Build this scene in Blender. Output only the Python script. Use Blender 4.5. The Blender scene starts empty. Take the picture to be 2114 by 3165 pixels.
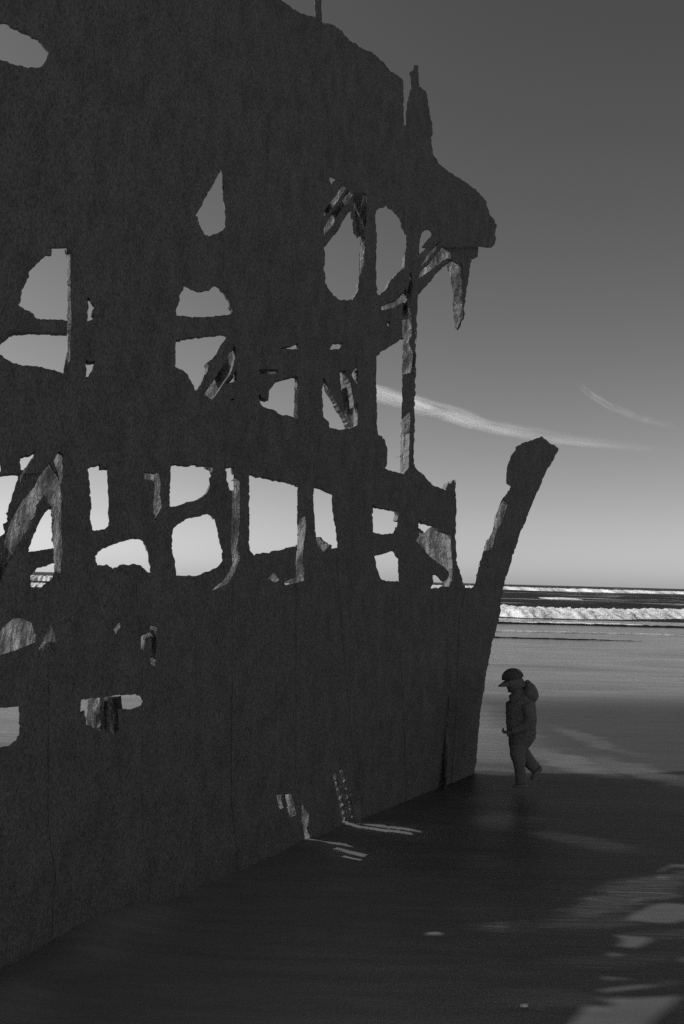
import bpy, bmesh, math, random
import numpy as np
from mathutils import Vector, Matrix, noise
from mathutils.geometry import delaunay_2d_cdt

random.seed(7)
SC = bpy.context.scene
COL = SC.collection

# ------------------------------------------------------------------ camera
FPX = 35.0 / 36.0 * 3165.0
CX, CY = 1057.0, 1582.5
CAM = Vector((0.0, 0.0, 1.75))
PITCH, ROLL = math.radians(3.9), math.radians(1.52)
fwd = Vector((0, math.cos(PITCH), math.sin(PITCH)))
up0 = Vector((0, -math.sin(PITCH), math.cos(PITCH)))
rgt0 = Vector((1, 0, 0))
rgt = rgt0 * math.cos(ROLL) + up0 * math.sin(ROLL)
upv = up0 * math.cos(ROLL) - rgt0 * math.sin(ROLL)
cd = bpy.data.cameras.new('camera')
cd.sensor_fit = 'VERTICAL'; cd.sensor_height = 36.0; cd.lens = 35.0
cd.clip_start = 0.05; cd.clip_end = 60000.0
cam = bpy.data.objects.new('camera', cd); COL.objects.link(cam)
M = Matrix((rgt, upv, -fwd)).transposed().to_4x4(); M.translation = CAM
cam.matrix_world = M
SC.camera = cam

# ------------------------------------------------------------------ world, sun, exposure
SUN_EL, SUN_AZ = math.radians(36.0), math.radians(-90.0)      # azimuth measured from +Y towards +X
w = bpy.data.worlds.new('World'); SC.world = w; w.use_nodes = True
nt = w.node_tree; nt.nodes.clear()
sky = nt.nodes.new('ShaderNodeTexSky'); sky.sky_type = 'NISHITA'; sky.sun_disc = False
sky.sun_elevation = SUN_EL; sky.sun_rotation = SUN_AZ
sky.air_density = 1.0; sky.dust_density = 1.0; sky.ozone_density = 1.0
sep = nt.nodes.new('ShaderNodeSeparateColor')                 # black and white film behind a red filter: the red record only
SKY_POW, SKY_GAIN, SKY_STR = 1.35, 1.0, 0.064
pw = nt.nodes.new('ShaderNodeMath'); pw.operation = 'POWER'; pw.inputs[1].default_value = SKY_POW
mu = nt.nodes.new('ShaderNodeMath'); mu.operation = 'MULTIPLY'; mu.inputs[1].default_value = SKY_GAIN
cmb = nt.nodes.new('ShaderNodeCombineColor')
bg = nt.nodes.new('ShaderNodeBackground'); bg.inputs['Strength'].default_value = SKY_STR
wo = nt.nodes.new('ShaderNodeOutputWorld')
L = nt.links
L.new(sky.outputs[0], sep.inputs[0]); L.new(sep.outputs[0], pw.inputs[0]); L.new(pw.outputs[0], mu.inputs[0])
# sea air: paler towards the horizon, and a thin veil on the sun's side
tcw = nt.nodes.new('ShaderNodeTexCoord'); spw = nt.nodes.new('ShaderNodeSeparateXYZ'); L.new(tcw.outputs['Generated'], spw.inputs[0])
def wmath(op, a, b=None):
    q = nt.nodes.new('ShaderNodeMath'); q.operation = op
    for k, v in enumerate((a, b)):
        if v is None: continue
        if isinstance(v, (int, float)): q.inputs[k].default_value = v
        else: L.new(v, q.inputs[k])
    return q.outputs[0]
lift = wmath('ADD', wmath('MULTIPLY', wmath('POWER', 2.718, wmath('MULTIPLY', wmath('ABSOLUTE', spw.outputs[2]), -55.0)), .6), 1.0)
veil = nt.nodes.new('ShaderNodeMapRange'); veil.interpolation_type = 'SMOOTHSTEP'
for k, v in enumerate((.15, -.45, 1.0, 1.22)): veil.inputs[k + 1].default_value = v
L.new(spw.outputs[0], veil.inputs[0])
skyv = wmath('MULTIPLY', wmath('MULTIPLY', mu.outputs[0], lift), veil.outputs[0])
for i in range(3): L.new(skyv, cmb.inputs[i])
L.new(cmb.outputs[0], bg.inputs['Color']); L.new(bg.outputs[0], wo.inputs[0])

sd = bpy.data.lights.new('sun', 'SUN'); sd.energy = 2.5; sd.angle = math.radians(0.8); sd.color = (1.0, 1.0, 1.0)
so = bpy.data.objects.new('sun', sd); COL.objects.link(so)
SDIR = Vector((math.sin(SUN_AZ) * math.cos(SUN_EL), math.cos(SUN_AZ) * math.cos(SUN_EL), math.sin(SUN_EL)))
so.rotation_euler = SDIR.to_track_quat('Z', 'Y').to_euler(); so.location = SDIR * 60

vs = SC.view_settings
vs.view_transform = 'Standard'; vs.look = 'None'; vs.gamma = 1.0; vs.exposure = 0.0; vs.use_curve_mapping = False
SC.cycles.use_denoising = False; SC.cycles.use_adaptive_sampling = True; SC.cycles.adaptive_threshold = .01; SC.cycles.adaptive_min_samples = 24
SC.cycles.sample_clamp_indirect = 2.0; SC.cycles.sample_clamp_direct = 6.0
SC.cycles.volume_bounces = 4

# ------------------------------------------------------------------ helpers
def ray(px, py):
    return (fwd + rgt * ((px - CX) / FPX) + upv * ((CY - py) / FPX))

REG = {'A': (0, 0, .5102), 'B': (800, 0, .5102), 'C': (0, 700, .38265), 'D': (500, 500, .38265), 'E': (900, 500, .38265),
       'F': (500, 1000, .38265), 'G': (900, 1000, .38265), 'H': (0, 1300, .38265), 'K': (500, 1300, .38265),
       'I': (1000, 1300, .3189), 'J': (1400, 1250, .4554), 'M': (0, 1800, .44643), 'N': (550, 2300, .44643),
       'P': (1450, 2000, .2981), 'X': (0, 0, 1.0)}
def pts(reg, s):
    ox, oy, k = REG[reg]
    out = []
    for q in s.split():
        a, b = q.split(',')
        out.append((ox + float(a) * k, oy + float(b) * k))
    return out

def rough(poly, step=9.0, amp=2.4, closed=True):
    """rust-bitten edge: the corners stay, the runs between them get small bites"""
    out = []
    n = len(poly)
    for i in range(n if closed else n - 1):
        x0, y0 = poly[i]; x1, y1 = poly[(i + 1) % n]
        ln = math.hypot(x1 - x0, y1 - y0)
        k = max(1, int(ln / step))
        nx, ny = (-(y1 - y0) / ln, (x1 - x0) / ln) if ln > 1e-6 else (0, 0)
        for j in range(k):
            t = j / k
            x, y = x0 + (x1 - x0) * t, y0 + (y1 - y0) * t
            a = 0.0
            if j:
                a = amp * (noise.noise((x * .05, y * .05, 3.1)) + .9 * noise.noise((x * .13, y * .13, 7.7)) + .8 * noise.noise((x * .31, y * .31, 1.7)))
            out.append((x + nx * a, y + ny * a))
    return out

def inside(P, poly):
    x, y = P[:, 0], P[:, 1]
    q = np.asarray(poly); r = np.zeros(len(P), bool)
    x0, y0 = q[:, 0], q[:, 1]; x1, y1 = np.roll(x0, -1), np.roll(y0, -1)
    for a, b, c, d in zip(x0, y0, x1, y1):
        if b == d: continue
        m = ((b > y) != (d > y)) & (x < (c - a) * (y - b) / (d - b) + a)
        r ^= m
    return r

def new_obj(name, me, mat, parent=None):
    o = bpy.data.objects.new(name, me); COL.objects.link(o)
    if mat is not None: me.materials.append(mat)
    if parent is not None:
        o.parent = parent; o.matrix_parent_inverse = parent.matrix_world.inverted()
    return o

def tag(o, label, cat=None, group=None, kind=None):
    if label: o['label'] = label
    if cat: o['category'] = cat
    if group: o['group'] = group
    if kind: o['kind'] = kind
    return o

def empty(name, loc):
    o = bpy.data.objects.new(name, None); COL.objects.link(o); o.location = loc
    o.empty_display_size = .2
    bpy.context.view_layer.update()
    return o

# ------------------------------------------------------------------ materials (black and white film: greys only)
def mat_new(name):
    m = bpy.data.materials.new(name); m.use_nodes = True
    n = m.node_tree.nodes; n.clear()
    out = n.new('ShaderNodeOutputMaterial'); p = n.new('ShaderNodeBsdfPrincipled')
    m.node_tree.links.new(p.outputs[0], out.inputs[0])
    return m, m.node_tree, p, out

def N(t, kind, **kw):
    n = t.nodes.new(kind)
    for k, v in kw.items():
        if k.startswith('i_'):
            key = k[2:]
            n.inputs[int(key) if key.isdigit() else key].default_value = v
        else: setattr(n, k, v)
    return n

def ramp(t, src, stops):
    r = t.nodes.new('ShaderNodeValToRGB')
    e = r.color_ramp.elements
    while len(e) < len(stops): e.new(.5)
    for q, (p, c) in zip(e, stops):
        q.position = p; q.color = (c, c, c, 1)
    t.links.new(src, r.inputs[0])
    return r.outputs[0]

def rust(name, lo, mid, hi, scale=9.0, bump=.03, zs=.55, fine=1.0):
    m, t, p, out = mat_new(name)
    tc = N(t, 'ShaderNodeTexCoord')
    mp = N(t, 'ShaderNodeMapping'); mp.inputs['Scale'].default_value = (1, 1, zs)
    t.links.new(tc.outputs['Object'], mp.inputs[0])
    a = N(t, 'ShaderNodeTexNoise', i_Scale=scale, i_Detail=9.0, i_Roughness=.68)
    b = N(t, 'ShaderNodeTexVoronoi', i_Scale=scale * 6)
    c = N(t, 'ShaderNodeTexNoise', i_Scale=scale * 11, i_Detail=5.0, i_Roughness=.7)
    for q in (a, b, c): t.links.new(mp.outputs[0], q.inputs['Vector'])
    col = ramp(t, a.outputs[0], [(.36, lo), (.5, mid), (.66, hi)])
    sp = ramp(t, c.outputs[0], [(.38, .35), (.52, .9), (.66, 1.25)])
    mx = N(t, 'ShaderNodeMix', data_type='RGBA', blend_type='MULTIPLY'); mx.inputs[0].default_value = fine
    t.links.new(col, mx.inputs[6]); t.links.new(sp, mx.inputs[7])
    t.links.new(mx.outputs[2], p.inputs['Base Color'])
    p.inputs['Roughness'].default_value = .92
    p.inputs['Specular IOR Level'].default_value = .15
    ad = N(t, 'ShaderNodeMath', operation='ADD')
    t.links.new(a.outputs[0], ad.inputs[0]); 
    ml = N(t, 'ShaderNodeMath', operation='MULTIPLY'); ml.inputs[1].default_value = .55
    t.links.new(c.outputs[0], ml.inputs[0]); t.links.new(ml.outputs[0], ad.inputs[1])
    bp = N(t, 'ShaderNodeBump', i_Strength=1.0, i_Distance=bump)
    t.links.new(ad.outputs[0], bp.inputs['Height']); t.links.new(bp.outputs[0], p.inputs['Normal'])
    return m

RUST = rust('rusted_iron', .185, .222, .26, bump=.02, fine=.7)
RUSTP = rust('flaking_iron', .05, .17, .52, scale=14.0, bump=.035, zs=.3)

def plain(name, v, rough=.9, spec=.2, sc=60.0):
    m, t, p, out = mat_new(name)
    tc = N(t, 'ShaderNodeTexCoord')
    a = N(t, 'ShaderNodeTexNoise', i_Scale=sc, i_Detail=4.0)
    t.links.new(tc.outputs['Object'], a.inputs['Vector'])
    c = ramp(t, a.outputs[0], [(.3, v * .75), (.7, v * 1.25)])
    t.links.new(c, p.inputs['Base Color'])
    p.inputs['Roughness'].default_value = rough; p.inputs['Specular IOR Level'].default_value = spec
    bp = N(t, 'ShaderNodeBump', i_Strength=.3, i_Distance=.004)
    t.links.new(a.outputs[0], bp.inputs['Height']); t.links.new(bp.outputs[0], p.inputs['Normal'])
    return m

# ------------------------------------------------------------------ beach, sea
def grid_mesh(name, xs, ys, zf):
    vs_, fs = [], []
    for y in ys:
        for x in xs: vs_.append((x, y, zf(x, y)))
    nx = len(xs)
    for j in range(len(ys) - 1):
        for i in range(nx - 1):
            a = j * nx + i; fs.append((a, a + 1, a + nx + 1, a + nx))
    me = bpy.data.meshes.new(name); me.from_pydata(vs_, [], fs)
    for p in me.polygons: p.use_smooth = True
    return me

def ground_px(px, py):
    r = ray(px, py); return CAM + r * (-CAM.z / r.z)
FILMS = []   # films of water lying on the sand: centre, half length, half width, turn
for a, b, wd, amt in (((1380, 2262), (1680, 2280), .75, .9), ((1560, 2290), (1900, 2400), .35, .85), ((1700, 2245), (1960, 2330), .22, .55), ((1800, 2330), (2200, 2450), .3, .6),
                      ((1400, 2372), (1640, 2388), .22, .5), ((1420, 2525), (1660, 2545), .35, .25), ((1640, 2570), (1980, 2630), .16, .35),
                      ((1470, 2870), (1665, 2848), .1, 1.0), ((1680, 2845), (2180, 2690), .17, .8), ((1640, 2860), (2000, 2830), .08, .5), ((1920, 2890), (2250, 2860), .08, .45), ((1700, 2985), (2100, 2950), .1, .3),
                      ((1370, 3095), (1860, 3080), .1, .5), ((500, 3000), (900, 2990), .12, .35), ((1100, 2660), (1500, 2640), .3, .25)):
    A, B = ground_px(*a), ground_px(*b); d = B - A
    FILMS.append(((A + B) / 2, d.length * .55, wd, math.atan2(d.y, d.x), amt))

def sand_material():
    m, t, p, out = mat_new('wet_sand')
    tc = N(t, 'ShaderNodeTexCoord'); P0 = tc.outputs['Object']
    def mapped(scale, rot=0.0, src=None):
        q = N(t, 'ShaderNodeMapping'); q.inputs['Scale'].default_value = scale; q.inputs['Rotation'].default_value = (0, 0, rot)
        t.links.new(src or P0, q.inputs[0]); return q.outputs[0]
    def mth(op, a, b=None, clamp=False):
        q = N(t, 'ShaderNodeMath', operation=op); q.use_clamp = clamp
        for k, v in enumerate((a, b)):
            if v is None: continue
            if isinstance(v, (int, float)): q.inputs[k].default_value = v
            else: t.links.new(v, q.inputs[k])
        return q.outputs[0]
    st = N(t, 'ShaderNodeTexNoise', i_Scale=1.0, i_Detail=5.0, i_Roughness=.6, i_Distortion=.3)
    t.links.new(mapped((.3, 2.4, 1), math.radians(-8)), st.inputs['Vector'])
    st2 = N(t, 'ShaderNodeTexNoise', i_Scale=1.0, i_Detail=6.0, i_Roughness=.65)
    t.links.new(mapped((1.2, 9.0, 1), math.radians(-6)), st2.inputs['Vector'])
    gr = N(t, 'ShaderNodeTexNoise', i_Scale=300.0, i_Detail=2.0); t.links.new(P0, gr.inputs['Vector'])
    # ragged margins: the place is stirred a little before the shapes are read
    wn = N(t, 'ShaderNodeTexNoise', i_Scale=1.0, i_Detail=5.0, i_Roughness=.65); t.links.new(mapped((1.1, 3.2, 1)), wn.inputs['Vector'])
    wv = N(t, 'ShaderNodeVectorMath', operation='MULTIPLY_ADD'); wv.inputs[1].default_value = (.9, .32, 0)
    t.links.new(wn.outputs['Color'], wv.inputs[0]); t.links.new(P0, wv.inputs[2])
    w2 = N(t, 'ShaderNodeVectorMath', operation='SUBTRACT'); w2.inputs[1].default_value = (.45, .16, 0); t.links.new(wv.outputs[0], w2.inputs[0])
    wet = None
    for c, la, wd, rot, amt in FILMS:
        q = N(t, 'ShaderNodeMapping', vector_type='TEXTURE'); q.inputs['Location'].default_value = (c.x, c.y, 0)
        q.inputs['Rotation'].default_value = (0, 0, rot); q.inputs['Scale'].default_value = (la, wd, 1e6)
        t.links.new(w2.outputs[0], q.inputs[0])
        ln = N(t, 'ShaderNodeVectorMath', operation='LENGTH'); t.links.new(q.outputs[0], ln.inputs[0])
        r = N(t, 'ShaderNodeMapRange', interpolation_type='SMOOTHSTEP'); r.inputs[1].default_value = 1.25; r.inputs[2].default_value = .45; r.inputs[3].default_value = 0; r.inputs[4].default_value = amt
        t.links.new(ln.outputs['Value'], r.inputs[0])
        wet = r.outputs[0] if wet is None else mth('MAXIMUM', wet, r.outputs[0])
    # the swash: everything beyond a line some way out is under a film of water
    sp = N(t, 'ShaderNodeSeparateXYZ'); t.links.new(w2.outputs[0], sp.inputs[0])
    yy = mth('ADD', sp.outputs[1], mth('MULTIPLY', sp.outputs[0], -.1))
    far = N(t, 'ShaderNodeMapRange', interpolation_type='SMOOTHSTEP'); far.inputs[1].default_value = 13.4; far.inputs[2].default_value = 16.6
    t.links.new(yy, far.inputs[0])
    lft = N(t, 'ShaderNodeMapRange', interpolation_type='SMOOTHSTEP'); lft.inputs[1].default_value = 2.9; lft.inputs[2].default_value = 1.5     # the film comes nearer on the left
    t.links.new(sp.outputs[0], lft.inputs[0])
    lf2 = N(t, 'ShaderNodeMapRange', interpolation_type='SMOOTHSTEP'); lf2.inputs[1].default_value = 9.4; lf2.inputs[2].default_value = 10.6
    t.links.new(sp.outputs[1], lf2.inputs[0])
    wet = mth('MAXIMUM', wet, mth('MAXIMUM', far.outputs[0], mth('MULTIPLY', lft.outputs[0], lf2.outputs[0])))
    wet = mth('MULTIPLY', wet, ramp(t, st.outputs[0], [(.25, .72), (.6, 1.0)]), True)
    # saturated sand darker; paler tone painted inside the wreck's shadow to cancel its edge
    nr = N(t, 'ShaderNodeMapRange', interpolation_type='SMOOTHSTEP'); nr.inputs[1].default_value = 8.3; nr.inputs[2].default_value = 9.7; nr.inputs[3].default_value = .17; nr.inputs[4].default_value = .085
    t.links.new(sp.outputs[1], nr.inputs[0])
    nx_ = N(t, 'ShaderNodeMapRange', interpolation_type='SMOOTHSTEP'); nx_.inputs[1].default_value = .1; nx_.inputs[2].default_value = 1.3; nx_.inputs[3].default_value = .27; nx_.inputs[4].default_value = .125  # paler towards the hull, painted to lift the shaded foreground
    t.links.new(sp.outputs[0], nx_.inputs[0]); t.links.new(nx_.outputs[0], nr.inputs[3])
    ny_ = N(t, 'ShaderNodeMapRange', interpolation_type='SMOOTHSTEP'); ny_.inputs[1].default_value = 5.6; ny_.inputs[2].default_value = 6.8; ny_.inputs[3].default_value = 1.0; ny_.inputs[4].default_value = .8  # painted a little darker where sun streaks land beside the bow
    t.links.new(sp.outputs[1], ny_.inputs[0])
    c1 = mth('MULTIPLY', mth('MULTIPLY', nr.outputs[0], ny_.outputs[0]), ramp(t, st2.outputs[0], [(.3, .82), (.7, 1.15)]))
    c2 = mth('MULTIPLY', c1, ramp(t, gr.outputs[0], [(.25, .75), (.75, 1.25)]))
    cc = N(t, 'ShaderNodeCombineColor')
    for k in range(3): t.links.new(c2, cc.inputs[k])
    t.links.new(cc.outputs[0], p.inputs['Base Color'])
    def mr(lo, hi):
        r = N(t, 'ShaderNodeMapRange'); r.inputs[3].default_value = lo; r.inputs[4].default_value = hi
        t.links.new(wet, r.inputs[0]); return r.outputs[0]
    t.links.new(mr(.5, .14), p.inputs['Roughness']); t.links.new(mr(.3, .9), p.inputs['Specular IOR Level'])
    p.inputs['IOR'].default_value = 1.36
    rp = N(t, 'ShaderNodeTexNoise', i_Scale=1.0, i_Detail=3.0, i_Roughness=.5, i_Distortion=.8)
    t.links.new(mapped((4.0, 26.0, 1), math.radians(-9)), rp.inputs['Vector'])
    ad = mth('ADD', mth('MULTIPLY', rp.outputs[0], .6), mth('MULTIPLY', st2.outputs[0], .8))
    bp = N(t, 'ShaderNodeBump', i_Strength=.4, i_Distance=.011)
    t.links.new(ad, bp.inputs['Height']); t.links.new(bp.outputs[0], p.inputs['Normal'])
    return m

def zsand(x, y):
    n = noise.noise((x * .22, y * .55, 1.3)) * .018 + noise.noise((x * .7, y * 2.2, 5.1)) * .005
    # drifts against the foot of the hull
    q = Vector((x + 1.55, y - 4.15)); u = q.x * .490 + q.y * .871; dd = q.x * .871 - q.y * .490
    drift = 0.0
    if -3 < u < 5.0 and abs(dd) < 1.4:
        drift = math.exp(-(dd / .32) ** 2) * max(0.0, .015 + .09 * noise.noise((x * 1.9, y * 1.9, 4.4)) + .05 * noise.noise((x * 3.4, y * 3.4, 1.4))) * min(1, (5.0 - u) / .8)
    return drift + n * min(1.0, max(.0, 1.0 - (y - 20) / 20)) - max(0.0, y - 47) * .012

xs = [-400, -200, -100, -60, -40] + [-30 + i * .6 for i in range(45)] + [-3.4 + i * .1 for i in range(64)] + [3.0 + i * .4 for i in range(70)] + [40, 60, 100, 200, 400]
ys = [-60, -40, -20, -10] + [-5 + i * .3 for i in range(26)] + [2.8 + i * .1 for i in range(72)] + [10 + i * .2 for i in range(105)] + [32, 34, 36, 40, 44, 50, 60, 80]
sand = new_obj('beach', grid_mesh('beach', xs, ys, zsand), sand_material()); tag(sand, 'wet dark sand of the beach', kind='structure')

def sea_material():
    m, t, p, out = mat_new('sea_water')
    tc = N(t, 'ShaderNodeTexCoord')
    mp = N(t, 'ShaderNodeMapping'); mp.inputs['Scale'].default_value = (.05, .22, 1)
    t.links.new(tc.outputs['Object'], mp.inputs[0])
    a = N(t, 'ShaderNodeTexNoise', i_Scale=1.0, i_Detail=8.0, i_Roughness=.62, i_Distortion=.6)
    t.links.new(mp.outputs[0], a.inputs['Vector'])
    f = ramp(t, a.outputs[0], [(.57, 0.0), (.62, 1.0)])
    mx = N(t, 'ShaderNodeMix', data_type='RGBA'); t.links.new(f, mx.inputs[0])
    mx.inputs[6].default_value = (.02, .02, .02, 1); mx.inputs[7].default_value = (.5, .5, .5, 1)
    t.links.new(mx.outputs[2], p.inputs['Base Color'])
    p.inputs['Specular IOR Level'].default_value = .12
    r = N(t, 'ShaderNodeMapRange'); r.inputs[3].default_value = .45; r.inputs[4].default_value = .9
    t.links.new(f, r.inputs[0]); t.links.new(r.outputs[0], p.inputs['Roughness'])
    p.inputs['IOR'].default_value = 1.33
    w2 = N(t, 'ShaderNodeTexNoise', i_Scale=1.0, i_Detail=6.0, i_Roughness=.6)
    mp2 = N(t, 'ShaderNodeMapping'); mp2.inputs['Scale'].default_value = (.25, .8, 1)
    t.links.new(tc.outputs['Object'], mp2.inputs[0]); t.links.new(mp2.outputs[0], w2.inputs['Vector'])
    bp = N(t, 'ShaderNodeBump', i_Strength=1.0, i_Distance=.9)
    t.links.new(w2.outputs[0], bp.inputs['Height']); t.links.new(bp.outputs[0], p.inputs['Normal'])
    return m

def zsea(x, y):
    k = min(1.0, max(0.0, (y - 44) / 30)) * (1 if y < 900 else 0)
    return -.06 + k * (.16 * noise.noise((x * .035, y * .16, 2.0)) + .07 * noise.noise((x * .12, y * .5, 9.0)))
xs = [-20000, -8000, -3000, -1200, -600] + [-300 + i * 3.0 for i in range(201)] + [600, 1200, 3000, 8000, 20000]
ys = [40 + i * .8 for i in range(100)] + [122 + i * 4 for i in range(100)] + [560, 700, 900, 1500, 3000, 8000, 30000]
sea = new_obj('sea', grid_mesh('sea', xs, ys, zsea), sea_material()); tag(sea, 'dark sea behind the wreck', kind='structure')

def foam_material():
    m, t, p, out = mat_new('foam')
    tc = N(t, 'ShaderNodeTexCoord')
    mp = N(t, 'ShaderNodeMapping'); mp.inputs['Scale'].default_value = (1.0, 1.0, 1.6)
    t.links.new(tc.outputs['Object'], mp.inputs[0])
    a = N(t, 'ShaderNodeTexNoise', i_Scale=2.2, i_Detail=8.0, i_Roughness=.72)
    t.links.new(mp.outputs[0], a.inputs['Vector'])
    c = ramp(t, a.outputs[0], [(.36, .3), (.45, .85), (.6, .96)])
    t.links.new(c, p.inputs['Base Color']); p.inputs['Roughness'].default_value = .95
    p.inputs['Specular IOR Level'].default_value = .1
    bp = N(t, 'ShaderNodeBump', i_Strength=.8, i_Distance=.25)
    t.links.new(a.outputs[0], bp.inputs['Height']); t.links.new(bp.outputs[0], p.inputs['Normal'])
    return m
FOAM = foam_material()

def breaker(name, x0, y0, x1, y1, h, depth, label, seed, gap=0.0, nseg=420, mat=None):
    """a ridge of broken water along a line, its crest and toe uneven"""
    d = Vector((x1 - x0, y1 - y0)); ln = d.length; d /= ln; nrm = Vector((d.y, -d.x))
    if nrm.y > 0: nrm = -nrm
    V, F = [], []
    base = [(0, -.25), (.08, .12), (.22, .62), (.4, .95), (.55, 1.0), (.75, .7), (1.0, -.25)]
    prof = []
    for q in range(19):
        a = q / 18; k_ = max(i for i in range(6) if base[i][0] <= a + 1e-9); u_ = (a - base[k_][0]) / (base[k_ + 1][0] - base[k_][0])
        prof.append((a, base[k_][1] + (base[k_ + 1][1] - base[k_][1]) * u_))
    for i in range(nseg + 1):
        s = i / nseg * ln
        cx, cy = x0 + d.x * s, y0 + d.y * s
        cy += depth * (.9 * noise.noise((s * .07, seed, 21)) + .45 * noise.noise((s * .25, seed, 22)))
        k = .9 + .16 * noise.noise((s * .12, seed, 0)) + .07 * noise.noise((s * .9, seed, 4)) + .09 * noise.noise((s * 2.6, seed, 6))
        toe = noise.noise((s * .1, seed, 8)) * .4 + noise.noise((s * .7, seed, 2)) * .1 + noise.noise((s * 2.2, seed, 3)) * .06
        if gap: k *= max(0.0, min(1.0, (noise.noise((s * .08, seed, 12)) + gap) * 3))
        e = min(1, i / 25, (nseg - i) / 25); k *= e
        for j, (a, b) in enumerate(prof):
            o = (0.5 - a) * depth + (toe * depth * (1 - a))
            o *= (.3 + .7 * e)
            jit = (noise.noise((s * 1.1, o * 1.6, seed)) * .12 + noise.noise((s * 2.7, o * 3.1, seed + 3)) * .26 + noise.noise((s * 5.5, o * 6.5, seed + 5)) * .2) * (1 if 1 < j < 16 else .3)
            V.append((cx + nrm.x * o, cy + nrm.y * o, max(-.3, h * (b * k + (jit * k if 0 < j < 18 else 0))) - .05 - .5 * (1 - min(1.0, k * 4))))
    n = len(prof)
    for i in range(nseg):
        for j in range(n - 1):
            a = i * n + j; F.append((a, a + 1, a + n + 1, a + n))
    me = bpy.data.meshes.new(name); me.from_pydata(V, [], F)
    for p in me.polygons: p.use_smooth = True
    o = new_obj(name, me, mat or FOAM)
    tag(o, label, 'wave', 'waves breaking on the sea')
    return o
breaker('breaking_wave', 4, 60, 120, 76, .55, 6.0, 'broad white breaker, the tallest band of foam right of the wreck', 1.0, nseg=900)
breaker('breaking_wave', -60, 300, 400, 400, 1.0, 14.0, 'thin far white line of surf just under the horizon', 2.0, nseg=700)
breaker('breaking_wave', 4, 46.0, 70, 49.5, .2, 1.4, 'low thin ragged foam edge nearest the beach', 3.0, gap=.02, nseg=900)
breaker('breaking_wave', 25, 135, 62, 150, .42, 5.0, 'short broken foam patch between the far line and the broad breaker', 4.0, gap=-.2, nseg=400)
breaker('breaking_wave', -75, 205, -30, 215, 1.1, 12.0, 'foam crest seen low through the left gap of the wreck, upper one', 5.0, nseg=300)
breaker('breaking_wave', -50, 118, -25, 122, .5, 5.0, 'foam crest seen low through the left gap of the wreck, lower one', 6.0, nseg=300)

WATER = bpy.data.materials['sea_water']
breaker('wavelet', 0, 44.6, 60, 47.6, .13, 1.0, 'dark lip of swash just in front of the ragged foam edge', 11.0, gap=.5, nseg=400, mat=WATER)
breaker('wavelet', -4, 37.0, 40, 39.0, .10, .6, 'thin dark ripple line of swash, the farther of two', 7.0, gap=.45, nseg=300, mat=WATER)
breaker('wavelet', -4, 32.6, 24, 33.2, .09, .5, 'thin dark ripple line of swash, the nearer of two', 9.0, gap=.3, nseg=300, mat=WATER)
# ------------------------------------------------------------------ the wreck
A0 = Vector((-1.55, 4.15, 0)); TDIR = Vector((.490, .871, 0)).normalized(); NIN = Vector((-TDIR.y, TDIR.x, 0))

def bulge(z):
    return .05 * max(0.0, 1.3 - z) ** 2 - .035 * max(0.0, z - 2.5)

def hull(d):
    def f(px, py):
        r = ray(px, py); a = NIN.dot(r); c = NIN.dot(CAM - A0)
        z = 1.5; P = None
        for _ in range(6):
            lam = (d + bulge(max(z, -.3)) - c) / a
            P = CAM + r * lam; z = P.z
        if P.z < -.3: P.z = -.3
        return P
    return f

def facing(anchor_px, d, nrm):
    """a vertical or leaning plane through the hull at a picture point, d metres inboard"""
    P0 = hull(d)(*anchor_px); nrm = Vector(nrm).normalized()
    def f(px, py):
        r = ray(px, py)
        P = CAM + r * (nrm.dot(P0 - CAM) / nrm.dot(r))
        if P.z < -.3: P.z = -.3
        return P
    return f

OUT = (pts('X', '-1500,-900 300,-620 640,-160') + pts('B', '135,0 180,30 230,65 300,95 360,112 385,135 450,150 490,180 560,250 640,300 690,320 760,380 775,405 830,450 872,485 876,580 878,700 878,760 890,758 890,690 897,630 912,560 920,540 935,530 920,510 912,440 935,425 940,395 965,395 968,440 972,525 1010,550 1025,610 1035,680 1052,750 1045,870 1055,930 1085,985 1170,1050 1270,1115 1330,1165 1375,1215 1395,1290 1420,1320 1442,1370 1430,1475 1385,1525 1340,1540 1290,1560')
       + pts('E', '1520,745 1450,775 1440,850 1430,950 1415,1030 1400,1150 1392,1255 1370,1275 1360,1310 1335,1355 1322,1340 1325,1310 1310,1255 1310,1080 1295,1000 1270,890 1250,820 1220,840 1150,920 1060,1020 1025,1060 1020,1200 1015,1300 1010,1450')
       + pts('G', '1005,0 1010,60 1003,200 1000,300 1010,400 1000,450 997,600 995,700 998,830 993,950 990,1130 1010,1170 1060,1215 1100,1260 1150,1310 1190,1320 1250,1348 1262,1305 1267,1290 1275,1285 1280,1300 1300,1270 1318,1258 1325,1300')
       + pts('I', '1277,570 1280,700 1285,800 1290,880 1280,950 1285,1000 1278,1100 1285,1250 1290,1330 1310,1430 1340,1520 1355,1590 1375,1620 1430,1625 1455,1605 1470,1580 1490,1510 1510,1390')
       + pts('J', '155,1200 180,1080 205,1000 225,930 245,910 270,850 290,750 330,650 385,570 390,545 365,530 362,480 375,400 395,345 425,310 425,290 480,260 560,232 600,215 640,245 665,270 690,275 717,300 690,360 640,440 590,560 560,620 510,750 450,890 430,960 400,1050 370,1150 350,1200 330,1310')
       + pts('X', '1545,1900 1530,1960 1518,2000 1507,2060 1499,2098 1498,2131 1489,2167 1483,2209 1478,2268 1474,2322 1471,2349 1464,2400 1460,2700 900,3100 -1500,4600'))

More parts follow.
